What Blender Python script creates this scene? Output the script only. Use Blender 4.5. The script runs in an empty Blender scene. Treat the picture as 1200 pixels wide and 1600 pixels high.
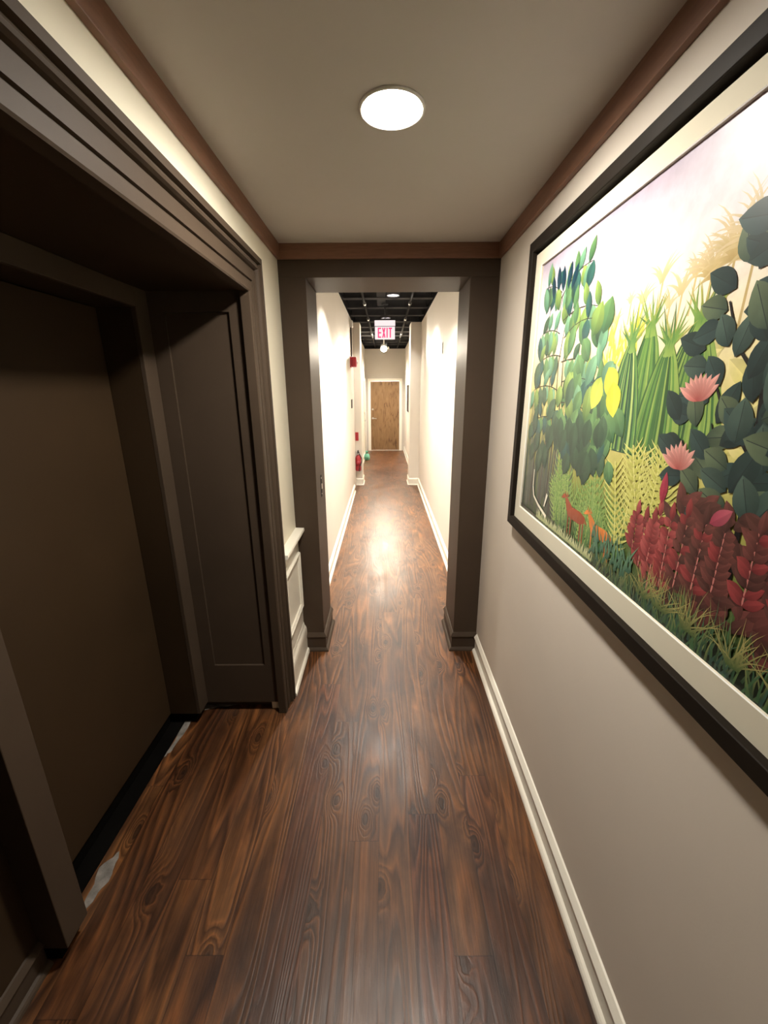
import bpy, bmesh, math, random
from mathutils import Matrix, Vector
PI = math.pi
scene = bpy.context.scene
COL = scene.collection

# ------------------------------------------------------------------ camera, light, exposure
cam_data = bpy.data.cameras.new('camera')
cam_data.sensor_fit = 'AUTO'
cam_data.sensor_width = 36.0
cam_data.lens = 642.5 / 1600 * 36.0
cam_data.clip_start = 0.02
cam = bpy.data.objects.new('camera', cam_data)
COL.objects.link(cam)
cam.matrix_world = (Matrix.Translation((0, 0, 1.8)) @ Matrix.Rotation(0.002, 4, 'Z')
                    @ Matrix.Rotation(PI / 2 - 0.2875, 4, 'X') @ Matrix.Rotation(-0.0053, 4, 'Z'))
scene.camera = cam

world = bpy.data.worlds.new('world')
scene.world = world
world.use_nodes = True
world.node_tree.nodes['Background'].inputs[0].default_value = (1.0, 0.85, 0.7, 1)
world.node_tree.nodes['Background'].inputs[1].default_value = 0.0

scene.view_settings.view_transform = 'Standard'
scene.view_settings.look = 'None'
scene.view_settings.gamma = 1.0
scene.view_settings.use_curve_mapping = False
scene.view_settings.exposure = 0.0

LAMP_MAIN = 715.0       # emission strength of the near ceiling lamp
LAMP_HALL = 3100.0       # of the recessed lamps down the corridor
LAMP_GLOBE = 2900.0     # of the spot lamp at the far end

# ------------------------------------------------------------------ shared dimensions (metres)
XL, XR = -0.5906, 0.6515          # near walls
ZC = 2.573                        # near ceiling
YD, YE = 2.5816, 2.955            # doorway front and back faces
DXL, DXR, DZ = -0.4387, 0.4868, 2.4084
D_TILT = -0.95                     # spot head tipped back so that it faces up the corridor
YB = -1.6                         # wall behind the camera
HXL, HXR = -0.562, 0.672          # corridor walls
HZ, HY = 2.965, 12.85             # corridor wall height, end wall
AX = -1.035                       # inner door trim plane in the alcove
AY0, AY1 = 0.1, 1.985             # alcove extent along the wall
AZ = 2.218                        # alcove soffit

# ------------------------------------------------------------------ node helpers
def srgb(r, g, b):
    f = lambda c: (c / 12.92) if c <= 0.04045 else ((c + 0.055) / 1.055) ** 2.4
    return (f(r / 255), f(g / 255), f(b / 255), 1.0)

def new_mat(name):
    m = bpy.data.materials.new(name)
    m.use_nodes = True
    nt = m.node_tree
    bsdf = nt.nodes['Principled BSDF']
    return m, nt, bsdf

def link(nt, a, b):
    nt.links.new(a, b)

def math_node(nt, op, a, b=None, c=None):
    n = nt.nodes.new('ShaderNodeMath')
    n.operation = op
    for i, v in enumerate((a, b, c)):
        if v is None:
            continue
        if isinstance(v, (int, float)):
            n.inputs[i].default_value = v
        else:
            link(nt, v, n.inputs[i])
    return n.outputs[0]

def ramp(nt, fac, stops):
    n = nt.nodes.new('ShaderNodeValToRGB')
    el = n.color_ramp.elements
    while len(el) > 1:
        el.remove(el[-1])
    el[0].position, el[0].color = stops[0]
    for p, c in stops[1:]:
        e = el.new(p)
        e.color = c
    link(nt, fac, n.inputs[0])
    return n.outputs[0]

def noise(nt, vec, scale, detail=3.0, rough=0.55, dist=0.0):
    n = nt.nodes.new('ShaderNodeTexNoise')
    n.inputs['Scale'].default_value = scale
    n.inputs['Detail'].default_value = detail
    n.inputs['Roughness'].default_value = rough
    n.inputs['Distortion'].default_value = dist
    if vec is not None:
        link(nt, vec, n.inputs['Vector'])
    return n.outputs['Fac']

def coords(nt):
    return nt.nodes.new('ShaderNodeTexCoord').outputs['Object']

def mapping(nt, vec, scale=(1, 1, 1), loc=(0, 0, 0)):
    n = nt.nodes.new('ShaderNodeMapping')
    n.inputs['Scale'].default_value = scale
    n.inputs['Location'].default_value = loc
    link(nt, vec, n.inputs['Vector'])
    return n.outputs[0]

def mix(nt, fac, a, b, blend='MIX'):
    n = nt.nodes.new('ShaderNodeMix')
    n.data_type = 'RGBA'
    n.blend_type = blend
    for s, v in ((n.inputs[0], fac), (n.inputs[6], a), (n.inputs[7], b)):
        if isinstance(v, (int, float)):
            s.default_value = v
        elif isinstance(v, tuple):
            s.default_value = v
        else:
            link(nt, v, s)
    return n.outputs[2]

def bump(nt, bsdf, h, strength=0.1, dist=0.01):
    n = nt.nodes.new('ShaderNodeBump')
    n.inputs['Strength'].default_value = strength
    n.inputs['Distance'].default_value = dist
    link(nt, h, n.inputs['Height'])
    link(nt, n.outputs[0], bsdf.inputs['Normal'])

def painted(name, col, rough=0.5, var=0.08, scale=3.0, bmp=0.04, spec=0.5, bscale=120):
    m, nt, b = new_mat(name)
    v = coords(nt)
    f = noise(nt, v, scale, 4)
    lo = tuple(c * (1 - var) for c in col[:3]) + (1,)
    hi = tuple(min(1, c * (1 + var)) for c in col[:3]) + (1,)
    link(nt, ramp(nt, f, [(0.3, lo), (0.7, hi)]), b.inputs['Base Color'])
    b.inputs['Roughness'].default_value = rough
    b.inputs['Specular IOR Level'].default_value = spec
    if bmp:
        bump(nt, b, noise(nt, v, bscale, 2), bmp, 0.003)
    return m

def metal(name, col, rough=0.3):
    m, nt, b = new_mat(name)
    b.inputs['Base Color'].default_value = col
    b.inputs['Metallic'].default_value = 1.0
    v = coords(nt)
    link(nt, ramp(nt, noise(nt, v, 40, 2), [(0.2, (rough * .8,) * 3 + (1,)), (0.8, (rough * 1.2,) * 3 + (1,))]), b.inputs['Roughness'])
    return m

def emissive(name, col, strength):
    m, nt, b = new_mat(name)
    b.inputs['Base Color'].default_value = col
    b.inputs['Emission Color'].default_value = col
    b.inputs['Emission Strength'].default_value = strength
    return m

# ------------------------------------------------------------------ materials
M = {}
M['wall'] = painted('greige_wall_paint', (0.68, 0.61, 0.525, 1), 0.62, 0.025, 1.5, 0.05, 0.3)
M['left_wall'] = painted('light_cream_wall_paint', (0.82, 0.76, 0.61, 1), 0.55, 0.02, 1.5, 0.04, 0.35)
M['hall_wall'] = painted('pale_corridor_paint', (0.74, 0.69, 0.61, 1), 0.6, 0.02, 1.5, 0.05, 0.3)
M['end_wall'] = painted('grey_end_wall_paint', (0.56, 0.52, 0.46, 1), 0.6, 0.03, 1.5, 0.04, 0.3)
M['ceiling'] = painted('ceiling_paint', (0.58, 0.54, 0.495, 1), 0.8, 0.02, 2.0, 0.03, 0.2)
M['white_trim'] = painted('cream_gloss_trim_paint', (0.86, 0.82, 0.71, 1), 0.35, 0.02, 4, 0.02, 0.5)
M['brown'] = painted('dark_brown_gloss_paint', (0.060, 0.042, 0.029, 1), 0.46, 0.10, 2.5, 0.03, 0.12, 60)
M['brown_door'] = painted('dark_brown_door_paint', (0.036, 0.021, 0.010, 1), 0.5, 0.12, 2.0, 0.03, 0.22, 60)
M['casing'] = painted('dark_brown_satin_casing_paint', (0.058, 0.040, 0.027, 1), 0.58, 0.10, 2.5, 0.03, 0.10, 60)
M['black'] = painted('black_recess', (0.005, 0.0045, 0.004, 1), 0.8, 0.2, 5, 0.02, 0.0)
M['black_deck'] = painted('black_painted_ceiling', (0.018, 0.018, 0.019, 1), 0.8, 0.2, 4, 0.03, 0.0)
M['black_joist'] = painted('black_painted_steel', (0.06, 0.06, 0.063, 1), 0.8, 0.2, 4, 0.03, 0.0)
M['grey_pipe'] = painted('dull_grey_pipe', (0.05, 0.05, 0.05, 1), 0.7, 0.1, 8, 0.02, 0.0)
M['frame_black'] = painted('black_brown_picture_frame', (0.014, 0.0105, 0.0075, 1), 0.55, 0.15, 6, 0.02, 0.08)
M['mat'] = painted('cream_mat_board', (0.66, 0.61, 0.48, 1), 0.8, 0.02, 4, 0.02, 0.2)
M['mat_bevel'] = painted('white_mat_bevel', (0.86, 0.85, 0.80, 1), 0.7, 0.01, 4, 0, 0.2)
M['red'] = painted('red_enamel', (0.40, 0.03, 0.04, 1), 0.3, 0.05, 8, 0, 0.5)
M['red_dark'] = painted('dark_red_enamel', (0.30, 0.02, 0.03, 1), 0.3, 0.05, 8, 0, 0.5)
M['black_plastic'] = painted('black_plastic', (0.02, 0.018, 0.018, 1), 0.45, 0.1, 8, 0, 0.5)
M['white_plastic'] = painted('white_plastic', (0.78, 0.77, 0.74, 1), 0.4, 0.02, 8, 0, 0.5)
M['teal'] = painted('teal_plastic', (0.16, 0.46, 0.34, 1), 0.4, 0.12, 20, 0.2, 0.5, 30)
M['steel'] = metal('satin_steel', (0.62, 0.60, 0.57, 1), 0.3)
M['white_metal'] = painted('white_lamp_trim', (0.75, 0.72, 0.66, 1), 0.35, 0.02, 8, 0, 0.5)
M['concrete'] = painted('bare_grey_concrete', (0.22, 0.20, 0.18, 1), 0.85, 0.35, 25, 0.3, 0.2, 80)
M['lamp_main'] = emissive('lit_lamp_lens', (1.0, 0.935, 0.835, 1), LAMP_MAIN)
M['lamp_hall'] = emissive('lit_corridor_lens', (1.0, 0.94, 0.85, 1), LAMP_HALL)
M['lamp_globe'] = emissive('lit_bare_lamp', (1.0, 0.88, 0.70, 1), LAMP_GLOBE)
M['sign_panel'] = emissive('lit_sign_panel', (1.0, 0.90, 0.94, 1), 0.8)
M['sign_panel'].node_tree.nodes['Principled BSDF'].inputs['Base Color'].default_value = (0.3, 0.27, 0.28, 1)
M['sign_red'] = emissive('lit_red_letters', (0.95, 0.06, 0.25, 1), 0.75)
M['sign_red'].node_tree.nodes['Principled BSDF'].inputs['Base Color'].default_value = (0.4, 0.01, 0.05, 1)

def crown_wood():
    m, nt, b = new_mat('red_brown_crown_wood')
    v = mapping(nt, coords(nt), (3, 3, 30))
    f = noise(nt, v, 3.0, 5, 0.6, 0.6)
    link(nt, ramp(nt, f, [(0.3, (0.17, 0.077, 0.043, 1)), (0.7, (0.23, 0.11, 0.064, 1))]), b.inputs['Base Color'])
    b.inputs['Roughness'].default_value = 0.5
    bump(nt, b, f, 0.08, 0.003)
    return m
M['crown'] = crown_wood()

def door_wood():
    m, nt, b = new_mat('brown_birch_veneer')
    v = coords(nt)
    f1 = noise(nt, mapping(nt, v, (9, 9, 2.0)), 1.0, 5, 0.6, 1.5)
    f2 = noise(nt, mapping(nt, v, (60, 60, 3)), 1.0, 3, 0.6, 0.3)
    c = ramp(nt, f1, [(0.34, (0.11, 0.05, 0.02, 1)), (0.47, (0.23, 0.13, 0.056, 1)), (0.75, (0.30, 0.18, 0.085, 1))])
    c = mix(nt, 0.35, c, ramp(nt, f2, [(0.3, (0.5, 0.45, 0.4, 1)), (0.7, (1, 1, 1, 1))]), 'MULTIPLY')
    link(nt, c, b.inputs['Base Color'])
    b.inputs['Roughness'].default_value = 0.4
    return m
M['door_wood'] = door_wood()

def floor_wood():
    m, nt, b = new_mat('dark_stained_pine_planks')
    v = coords(nt)
    sep = nt.nodes.new('ShaderNodeSeparateXYZ')
    link(nt, v, sep.inputs[0])
    W = 0.128
    q = math_node(nt, 'DIVIDE', math_node(nt, 'ADD', sep.outputs[0], 0.031), W)
    idx = math_node(nt, 'FLOOR', q)
    fx = math_node(nt, 'FRACT', q)
    wn = nt.nodes.new('ShaderNodeTexWhiteNoise')
    wn.noise_dimensions = '1D'
    link(nt, idx, wn.inputs['W'])
    r1 = wn.outputs['Value']
    # boards of 2.4 m laid end to end, each row shifted
    yy = math_node(nt, 'ADD', sep.outputs[1], math_node(nt, 'MULTIPLY', r1, 7.3))
    qy = math_node(nt, 'DIVIDE', yy, 2.45)
    idy = math_node(nt, 'FLOOR', qy)
    fy = math_node(nt, 'FRACT', qy)
    wn2 = nt.nodes.new('ShaderNodeTexWhiteNoise')
    wn2.noise_dimensions = '2D'
    cmb = nt.nodes.new('ShaderNodeCombineXYZ')
    link(nt, idx, cmb.inputs[0]); link(nt, idy, cmb.inputs[1])
    link(nt, cmb.outputs[0], wn2.inputs['Vector'])
    r2 = wn2.outputs['Value']
    # board-local coordinates with a random shift per board
    off = math_node(nt, 'MULTIPLY', r2, 37.0)
    cv = nt.nodes.new('ShaderNodeCombineXYZ')
    link(nt, math_node(nt, 'ADD', sep.outputs[0], off), cv.inputs[0])
    link(nt, math_node(nt, 'ADD', sep.outputs[1], math_node(nt, 'MULTIPLY', off, 1.7)), cv.inputs[1])
    p = cv.outputs[0]
    base = noise(nt, mapping(nt, p, (6.5, 0.62, 1)), 1.0, 1.2, 0.4, 0.35)
    # sparse knots bend the rings round them
    vor = nt.nodes.new('ShaderNodeTexVoronoi')
    vor.feature = 'F1'
    vor.voronoi_dimensions = '2D'
    vor.inputs['Scale'].default_value = 1.0
    vor.inputs['Randomness'].default_value = 1.0
    warp = nt.nodes.new('ShaderNodeVectorMath')
    warp.operation = 'MULTIPLY_ADD'
    wnz = nt.nodes.new('ShaderNodeTexNoise')
    wnz.inputs['Scale'].default_value = 22.0
    link(nt, p, wnz.inputs['Vector'])
    link(nt, wnz.outputs['Color'], warp.inputs[0])
    warp.inputs[1].default_value = (0.018, 0.03, 0.0)
    link(nt, p, warp.inputs[2])
    link(nt, mapping(nt, warp.outputs[0], (5.6, 2.6, 1)), vor.inputs['Vector'])
    d = vor.outputs['Distance']
    kn = math_node(nt, 'POWER', 2.718, math_node(nt, 'MULTIPLY', math_node(nt, 'MULTIPLY', d, d), -34.0))
    sepc = nt.nodes.new('ShaderNodeSeparateColor')
    link(nt, vor.outputs['Color'], sepc.inputs[0])
    sel = math_node(nt, 'GREATER_THAN', sepc.outputs[0], 0.60)
    kn = math_node(nt, 'MULTIPLY', kn, sel)
    field = math_node(nt, 'ADD', base, math_node(nt, 'MULTIPLY', kn, 0.26))
    field = math_node(nt, 'ADD', field, math_node(nt, 'MULTIPLY', noise(nt, mapping(nt, p, (34, 3.5, 1)), 1.0, 3, 0.6), 0.035))
    rings = math_node(nt, 'FRACT', math_node(nt, 'MULTIPLY', field, 15.0))
    line = ramp(nt, rings, [(0.0, (0.34, 0.30, 0.28, 1)), (0.14, (0.52, 0.47, 0.42, 1)), (0.48, (1.0, 1.0, 1.0, 1)), (0.72, (1.7, 1.55, 1.3, 1)), (0.90, (0.85, 0.8, 0.75, 1)), (1.0, (0.34, 0.30, 0.28, 1))])
    fine = noise(nt, mapping(nt, p, (120, 3.2, 1)), 1.0, 4, 0.7)
    blot = noise(nt, mapping(nt, v, (4.2, 1.9, 1), (4, 2, 0)), 1.0, 5, 0.62, 0.6)
    tone = ramp(nt, r2, [(0.0, (0.088, 0.036, 0.0145, 1)), (0.4, (0.112, 0.048, 0.0185, 1)), (0.75, (0.136, 0.061, 0.023, 1)), (1.0, (0.094, 0.036, 0.017, 1))])
    amt = ramp(nt, noise(nt, mapping(nt, p, (5, 1.4, 1), (3, 9, 0)), 1.0, 3), [(0.32, (0.30, 0.30, 0.30, 1)), (0.62, (1, 1, 1, 1))])
    c = mix(nt, amt, tone, mix(nt, 1.0, tone, line, 'MULTIPLY'))
    c = mix(nt, 0.75, c, ramp(nt, fine, [(0.25, (0.50, 0.46, 0.44, 1)), (0.5, (0.95, 0.95, 0.95, 1)), (0.75, (1.45, 1.4, 1.3, 1))]), 'MULTIPLY')
    c = mix(nt, 0.95, c, ramp(nt, blot, [(0.26, (0.34, 0.30, 0.33, 1)), (0.45, (0.72, 0.66, 0.66, 1)), (0.56, (1.05, 1.0, 0.95, 1)), (0.74, (1.5, 1.42, 1.25, 1))]), 'MULTIPLY')
    kd = ramp(nt, kn, [(0.66, (0, 0, 0, 1)), (0.86, (1, 1, 1, 1))])
    c = mix(nt, math_node(nt, 'MULTIPLY', kd, 0.65), c, (0.012, 0.006, 0.004, 1))
    # joints between boards
    ex = math_node(nt, 'MINIMUM', fx, math_node(nt, 'SUBTRACT', 1.0, fx))
    ey = math_node(nt, 'MULTIPLY', math_node(nt, 'MINIMUM', fy, math_node(nt, 'SUBTRACT', 1.0, fy)), 2.45 / W)
    e = math_node(nt, 'MINIMUM', ex, ey)
    jm = ramp(nt, e, [(0.0, (0.5, 0.48, 0.47, 1)), (0.010, (0.72, 0.71, 0.70, 1)), (0.020, (1, 1, 1, 1))])
    c = mix(nt, 1.0, c, jm, 'MULTIPLY')
    # scuffed grey wear down the middle of the walk
    wear = noise(nt, mapping(nt, v, (2.2, 1.1, 1), (1, 7, 0)), 1.0, 5, 0.65, 0.6)
    wf = ramp(nt, wear, [(0.50, (0, 0, 0, 1)), (0.78, (0.28, 0.28, 0.28, 1))])
    c = mix(nt, wf, c, (0.13, 0.085, 0.06, 1))
    link(nt, c, b.inputs['Base Color'])
    rr = ramp(nt, noise(nt, mapping(nt, v, (5, 2.5, 1)), 1.0, 5, 0.7), [(0.3, (0.30, 0.30, 0.30, 1)), (0.7, (0.45, 0.45, 0.45, 1))])
    link(nt, rr, b.inputs['Roughness'])
    b.inputs['Specular IOR Level'].default_value = 0.4
    h = math_node(nt, 'ADD', math_node(nt, 'MULTIPLY', fine, 0.5), math_node(nt, 'MULTIPLY', line, 0.3))
    h = math_node(nt, 'ADD', h, math_node(nt, 'MULTIPLY', noise(nt, mapping(nt, v, (16, 9, 1)), 1.0, 2), 0.8))
    bump(nt, b, h, 0.22, 0.004)
    return m
M['floor'] = floor_wood()

def print_mat():
    m, nt, b = new_mat('printed_jungle_art')
    a = nt.nodes.new('ShaderNodeVertexColor')
    a.layer_name = 'paint'
    f = noise(nt, mapping(nt, coords(nt), (30, 30, 30)), 1.0, 4)
    c = mix(nt, 0.5, a.outputs['Color'], ramp(nt, f, [(0.3, (0.82, 0.82, 0.82, 1)), (0.7, (1.12, 1.12, 1.12, 1))]), 'MULTIPLY')
    link(nt, c, b.inputs['Base Color'])
    b.inputs['Roughness'].default_value = 0.36
    b.inputs['Specular IOR Level'].default_value = 0.35
    return m
M['print'] = print_mat()

# ------------------------------------------------------------------ mesh helpers
def add_box(bm, x0, x1, y0, y1, z0, z1, mi=0):
    vs = [bm.verts.new((x, y, z)) for x in (x0, x1) for y in (y0, y1) for z in (z0, z1)]
    for q in ((0, 1, 3, 2), (4, 6, 7, 5), (0, 4, 5, 1), (2, 3, 7, 6), (0, 2, 6, 4), (1, 5, 7, 3)):
        f = bm.faces.new([vs[i] for i in q])
        f.material_index = mi

def add_quad(bm, pts, mi=0):
    f = bm.faces.new([bm.verts.new(p) for p in pts])
    f.material_index = mi

def add_lathe(bm, prof, seg=24, axis='Z', center=(0, 0, 0), mi=0, smooth=True, caps=True):
    """prof: list of (r, h) along axis."""
    cx, cy, cz = center
    rings = []
    for r, h in prof:
        ring = []
        for k in range(seg):
            a = 2 * PI * k / seg
            u, w = r * math.cos(a), r * math.sin(a)
            p = {'Z': (u, w, h), 'Y': (u, h, w), 'X': (h, u, w)}[axis]
            ring.append(bm.verts.new((cx + p[0], cy + p[1], cz + p[2])))
        rings.append(ring)
    for a, b in zip(rings, rings[1:]):
        for k in range(seg):
            f = bm.faces.new((a[k], a[(k + 1) % seg], b[(k + 1) % seg], b[k]))
            f.smooth = smooth
            f.material_index = mi
    for ring, r in ((rings[0], prof[0][0]), (rings[-1], prof[-1][0])):
        if caps and r > 1e-4:
            f = bm.faces.new(ring)
            f.material_index = mi

def add_tube(bm, pts, r, seg=10, mi=0):
    pts = [Vector(p) for p in pts]
    rings = []
    ref = Vector((0.13, 0.31, 0.94))
    for i, p in enumerate(pts):
        d = (pts[min(i + 1, len(pts) - 1)] - pts[max(i - 1, 0)]).normalized()
        a = d.cross(ref)
        if a.length < 0.05:
            a = d.cross(Vector((1, 0, 0)))
        a.normalize()
        b = d.cross(a).normalized()
        rr = r[i] if isinstance(r, (list, tuple)) else r
        rings.append([bm.verts.new(p + rr * (math.cos(2 * PI * k / seg) * a + math.sin(2 * PI * k / seg) * b)) for k in range(seg)])
    for a, b in zip(rings, rings[1:]):
        for k in range(seg):
            f = bm.faces.new((a[k], a[(k + 1) % seg], b[(k + 1) % seg], b[k]))
            f.smooth = True
            f.material_index = mi
    for ring in (rings[0], rings[-1]):
        bm.faces.new(ring).material_index = mi

def add_profile(bm, prof, path, mi=0):
    """prof: closed list of (a, b); path: list of functions (a, b) -> xyz. Sweeps the profile along the stations."""
    rings = [[bm.verts.new(fn(a, b)) for a, b in prof] for fn in path]
    n = len(prof)
    for r0, r1 in zip(rings, rings[1:]):
        for k in range(n):
            f = bm.faces.new((r0[k], r0[(k + 1) % n], r1[(k + 1) % n], r1[k]))
            f.material_index = mi
    bm.faces.new(rings[0]).material_index = mi
    bm.faces.new(rings[-1]).material_index = mi

def obj(name, bm, mats, parent=None, loc=None, bevel=0.0):
    """One mesh object. With a parent, the geometry is given in world space and moved into the parent's space."""
    bmesh.ops.recalc_face_normals(bm, faces=bm.faces)
    org = Vector(loc) if loc is not None else None
    if parent is not None and org is None:
        org = Vector((0, 0, 0))
        q = parent
        while q is not None:
            org += q.location
            q = q.parent
        bmesh.ops.translate(bm, verts=bm.verts, vec=-org)
        org = None
    elif org is not None:
        bmesh.ops.translate(bm, verts=bm.verts, vec=-org)
    me = bpy.data.meshes.new(name)
    bm.to_mesh(me)
    bm.free()
    if not isinstance(mats, (list, tuple)):
        mats = [mats]
    for mt in mats:
        me.materials.append(mt)
    o = bpy.data.objects.new(name, me)
    COL.objects.link(o)
    if parent is not None:
        o.parent = parent
    elif org is not None:
        o.location = org
    if bevel:
        md = o.modifiers.new('soft edges', 'BEVEL')
        md.width = bevel
        md.segments = 2
        md.limit_method = 'ANGLE'
    return o

def tag(o, label, cat, group=None):
    o['label'] = label
    o['category'] = cat
    if group:
        o['group'] = group
    return o

def thing(name, label, cat, loc, group=None):
    o = bpy.data.objects.new(name, None)
    COL.objects.link(o)
    o.location = loc
    o.empty_display_size = 0.05
    return tag(o, label, cat, group)

def struct(name, bm, mats, label=None, cat=None, bevel=0.0, parent=None):
    o = obj(name, bm, mats, parent, bevel=bevel)
    if parent is None:
        o['kind'] = 'structure'
        if label:
            o['label'] = label
            o['category'] = cat
    return o

def B(*boxes):
    bm = bmesh.new()
    for b in boxes:
        add_box(bm, *b)
    return bm

# ------------------------------------------------------------------ the shell
random.seed(4)
bm = bmesh.new()
add_box(bm, -1.2, XR + 0.15, YB - 0.1, 3.2, -0.06, 0.0)
add_box(bm, HXL - 0.25, HXR + 0.25, 3.2, HY + 0.9, -0.06, 0.0)
def patch(pts, z=0.0012, mi=1):
    r = random.Random(int(abs(pts[0][0] * 1000)))
    ring = []
    n = len(pts)
    for i in range(n):
        a, b = Vector(pts[i]), Vector(pts[(i + 1) % n])
        for k in range(5):
            p = a.lerp(b, k / 5)
            ring.append((p.x + r.uniform(-.006, .006), p.y + r.uniform(-.006, .006)))
    top = [bm.verts.new((x, y, z)) for x, y in ring]
    bot = [bm.verts.new((x, y, -0.002)) for x, y in ring]
    f = bm.faces.new(top); f.material_index = mi
    for i in range(len(top)):
        f = bm.faces.new((top[i], bot[i], bot[(i + 1) % len(top)], top[(i + 1) % len(top)]))
        f.material_index = mi
patch([(-1.08, 2.03), (-0.82, 2.055), (-0.80, 2.04), (-0.98, 2.02), (-1.09, 1.98)])
patch([(-1.138, 1.95), (-1.098, 1.955), (-1.118, 1.72), (-1.138, 1.66)])
patch([(-1.128, 1.16), (-1.085, 1.22), (-1.065, 1.11), (-1.10, 1.00)])
struct('floor', bm, [M['floor'], M['concrete']], 'dark stained pine plank floor running down the corridor', 'floor')

LX, LY, LR = 0.026, 1.455, 0.096
bm = bmesh.new()
cx0, cx1, cy0, cy1 = XL - 0.15, XR + 0.15, YB - 0.1, YD + 0.02
angs = sorted([2 * PI * k / 48 for k in range(48)] + [math.atan2(b - LY, a - LX) % (2 * PI) for a in (cx0, cx1) for b in (cy0, cy1)])
rin, rout, rtop = [], [], []
for a in angs:
    dx, dy = math.cos(a), math.sin(a)
    k = min([(cx1 - LX) / dx if dx > 1e-9 else 1e9, (cx0 - LX) / dx if dx < -1e-9 else 1e9, (cy1 - LY) / dy if dy > 1e-9 else 1e9, (cy0 - LY) / dy if dy < -1e-9 else 1e9])
    rin.append(bm.verts.new((LX + dx * LR * 0.9, LY + dy * LR * 0.9, ZC)))
    rout.append(bm.verts.new((LX + dx * k, LY + dy * k, ZC)))
    rtop.append(bm.verts.new((LX + dx * k, LY + dy * k, ZC + 0.14)))
for k in range(len(angs)):
    j = (k + 1) % len(angs)
    bm.faces.new((rin[k], rin[j], rout[j], rout[k]))
    bm.faces.new((rout[k], rout[j], rtop[j], rtop[k]))
bm.faces.new(rtop)
struct('ceiling', bm, M['ceiling'],
       'flat taupe ceiling over the near hall with one lamp', 'ceiling')
struct('wall_right', B((XR, XR + 0.12, YB, YD, 0, ZC)), M['wall'], 'cream wall behind the large jungle picture', 'wall')
# left wall: piece beside the doorway, strip above the opening, piece behind the camera
struct('wall_left', B((XL - 0.08, XL, AY1 + 0.02, YD, 0, ZC), (XL - 0.08, XL, AY0, AY1 + 0.02, AZ + 0.02, ZC),
                      (XL - 0.08, XL, YB, AY0, 0, ZC)), M['left_wall'], 'cream wall around the dark brown alcove opening', 'wall')
struct('wall_back', B((XL - 0.1, XR + 0.1, YB - 0.1, YB, 0, ZC)), M['wall'])

# brown painted wall with the doorway into the corridor
bm = B((XL, DXL, YD, YE, 0, DZ), (DXR, XR, YD, YE, 0, DZ), (XL, XR, YD, YE, DZ, ZC))
struct('wall_front', bm, M['brown'], 'dark brown painted surround of the doorway into the corridor', 'wall', bevel=0.002)

# alcove
bm = bmesh.new()
# far reveal: stiles and rails round a sunk panel
y = AY1
px0, px1, pz0, pz1 = -0.968, -0.682, 0.312, 2.135
x0, x1 = -1.30, XL - 0.001
z0 = 0.062
for b in ((x0, px0, z0, AZ), (px1, x1, z0, AZ), (px0, px1, z0, pz0), (px0, px1, pz1, AZ)):
    add_box(bm, b[0], b[1], y, y + 0.05, b[2], b[3])
add_box(bm, px0, px1, y + 0.012, y + 0.05, pz0, pz1)
add_box(bm, x0, x1, y + 0.05, y + 0.12, 0.0, AZ)
struct('wall_alcove_far', bm, M['brown'], 'dark brown alcove side wall with one tall sunk panel', 'wall')
# alcove back wall around the door
DY0, DY1 = 0.972, 1.887
NX = -1.125
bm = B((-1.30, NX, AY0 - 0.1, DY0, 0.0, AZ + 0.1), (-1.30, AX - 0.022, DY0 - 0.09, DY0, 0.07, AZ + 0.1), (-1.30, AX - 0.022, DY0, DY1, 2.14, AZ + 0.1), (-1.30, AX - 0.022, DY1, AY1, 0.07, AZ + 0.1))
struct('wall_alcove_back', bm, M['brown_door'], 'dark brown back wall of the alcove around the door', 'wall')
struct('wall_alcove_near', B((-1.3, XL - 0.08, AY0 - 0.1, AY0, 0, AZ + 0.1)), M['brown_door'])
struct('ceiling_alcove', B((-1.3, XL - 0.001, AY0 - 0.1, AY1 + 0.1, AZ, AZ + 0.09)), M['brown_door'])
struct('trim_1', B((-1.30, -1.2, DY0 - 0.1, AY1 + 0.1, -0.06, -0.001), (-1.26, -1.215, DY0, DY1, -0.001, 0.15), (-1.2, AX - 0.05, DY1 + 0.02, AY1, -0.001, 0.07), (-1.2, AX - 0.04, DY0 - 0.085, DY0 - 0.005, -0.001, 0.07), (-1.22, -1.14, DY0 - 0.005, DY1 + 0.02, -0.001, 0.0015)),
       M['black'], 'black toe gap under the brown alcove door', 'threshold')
# alcove door and its flat trim
bm = B((AX - 0.022, AX, DY1, AY1 - 0.0005, 0.068, 2.235), (NX - 0.01, AX, DY0 - 0.095, DY0, 0.068, 2.235), (AX - 0.022, AX, DY0, DY1, 2.14, 2.2175))
struct('trim_2', bm, M['brown'], 'flat dark brown trim around the alcove door', 'door trim', bevel=0.003)
bm = B((-1.245, -1.20, DY0 + 0.003, DY1 - 0.004, 0.075, 2.137))
d1 = struct('door_1', bm, M['brown_door'], 'plain dark brown door set deep in the left alcove', 'door', bevel=0.003)

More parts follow.
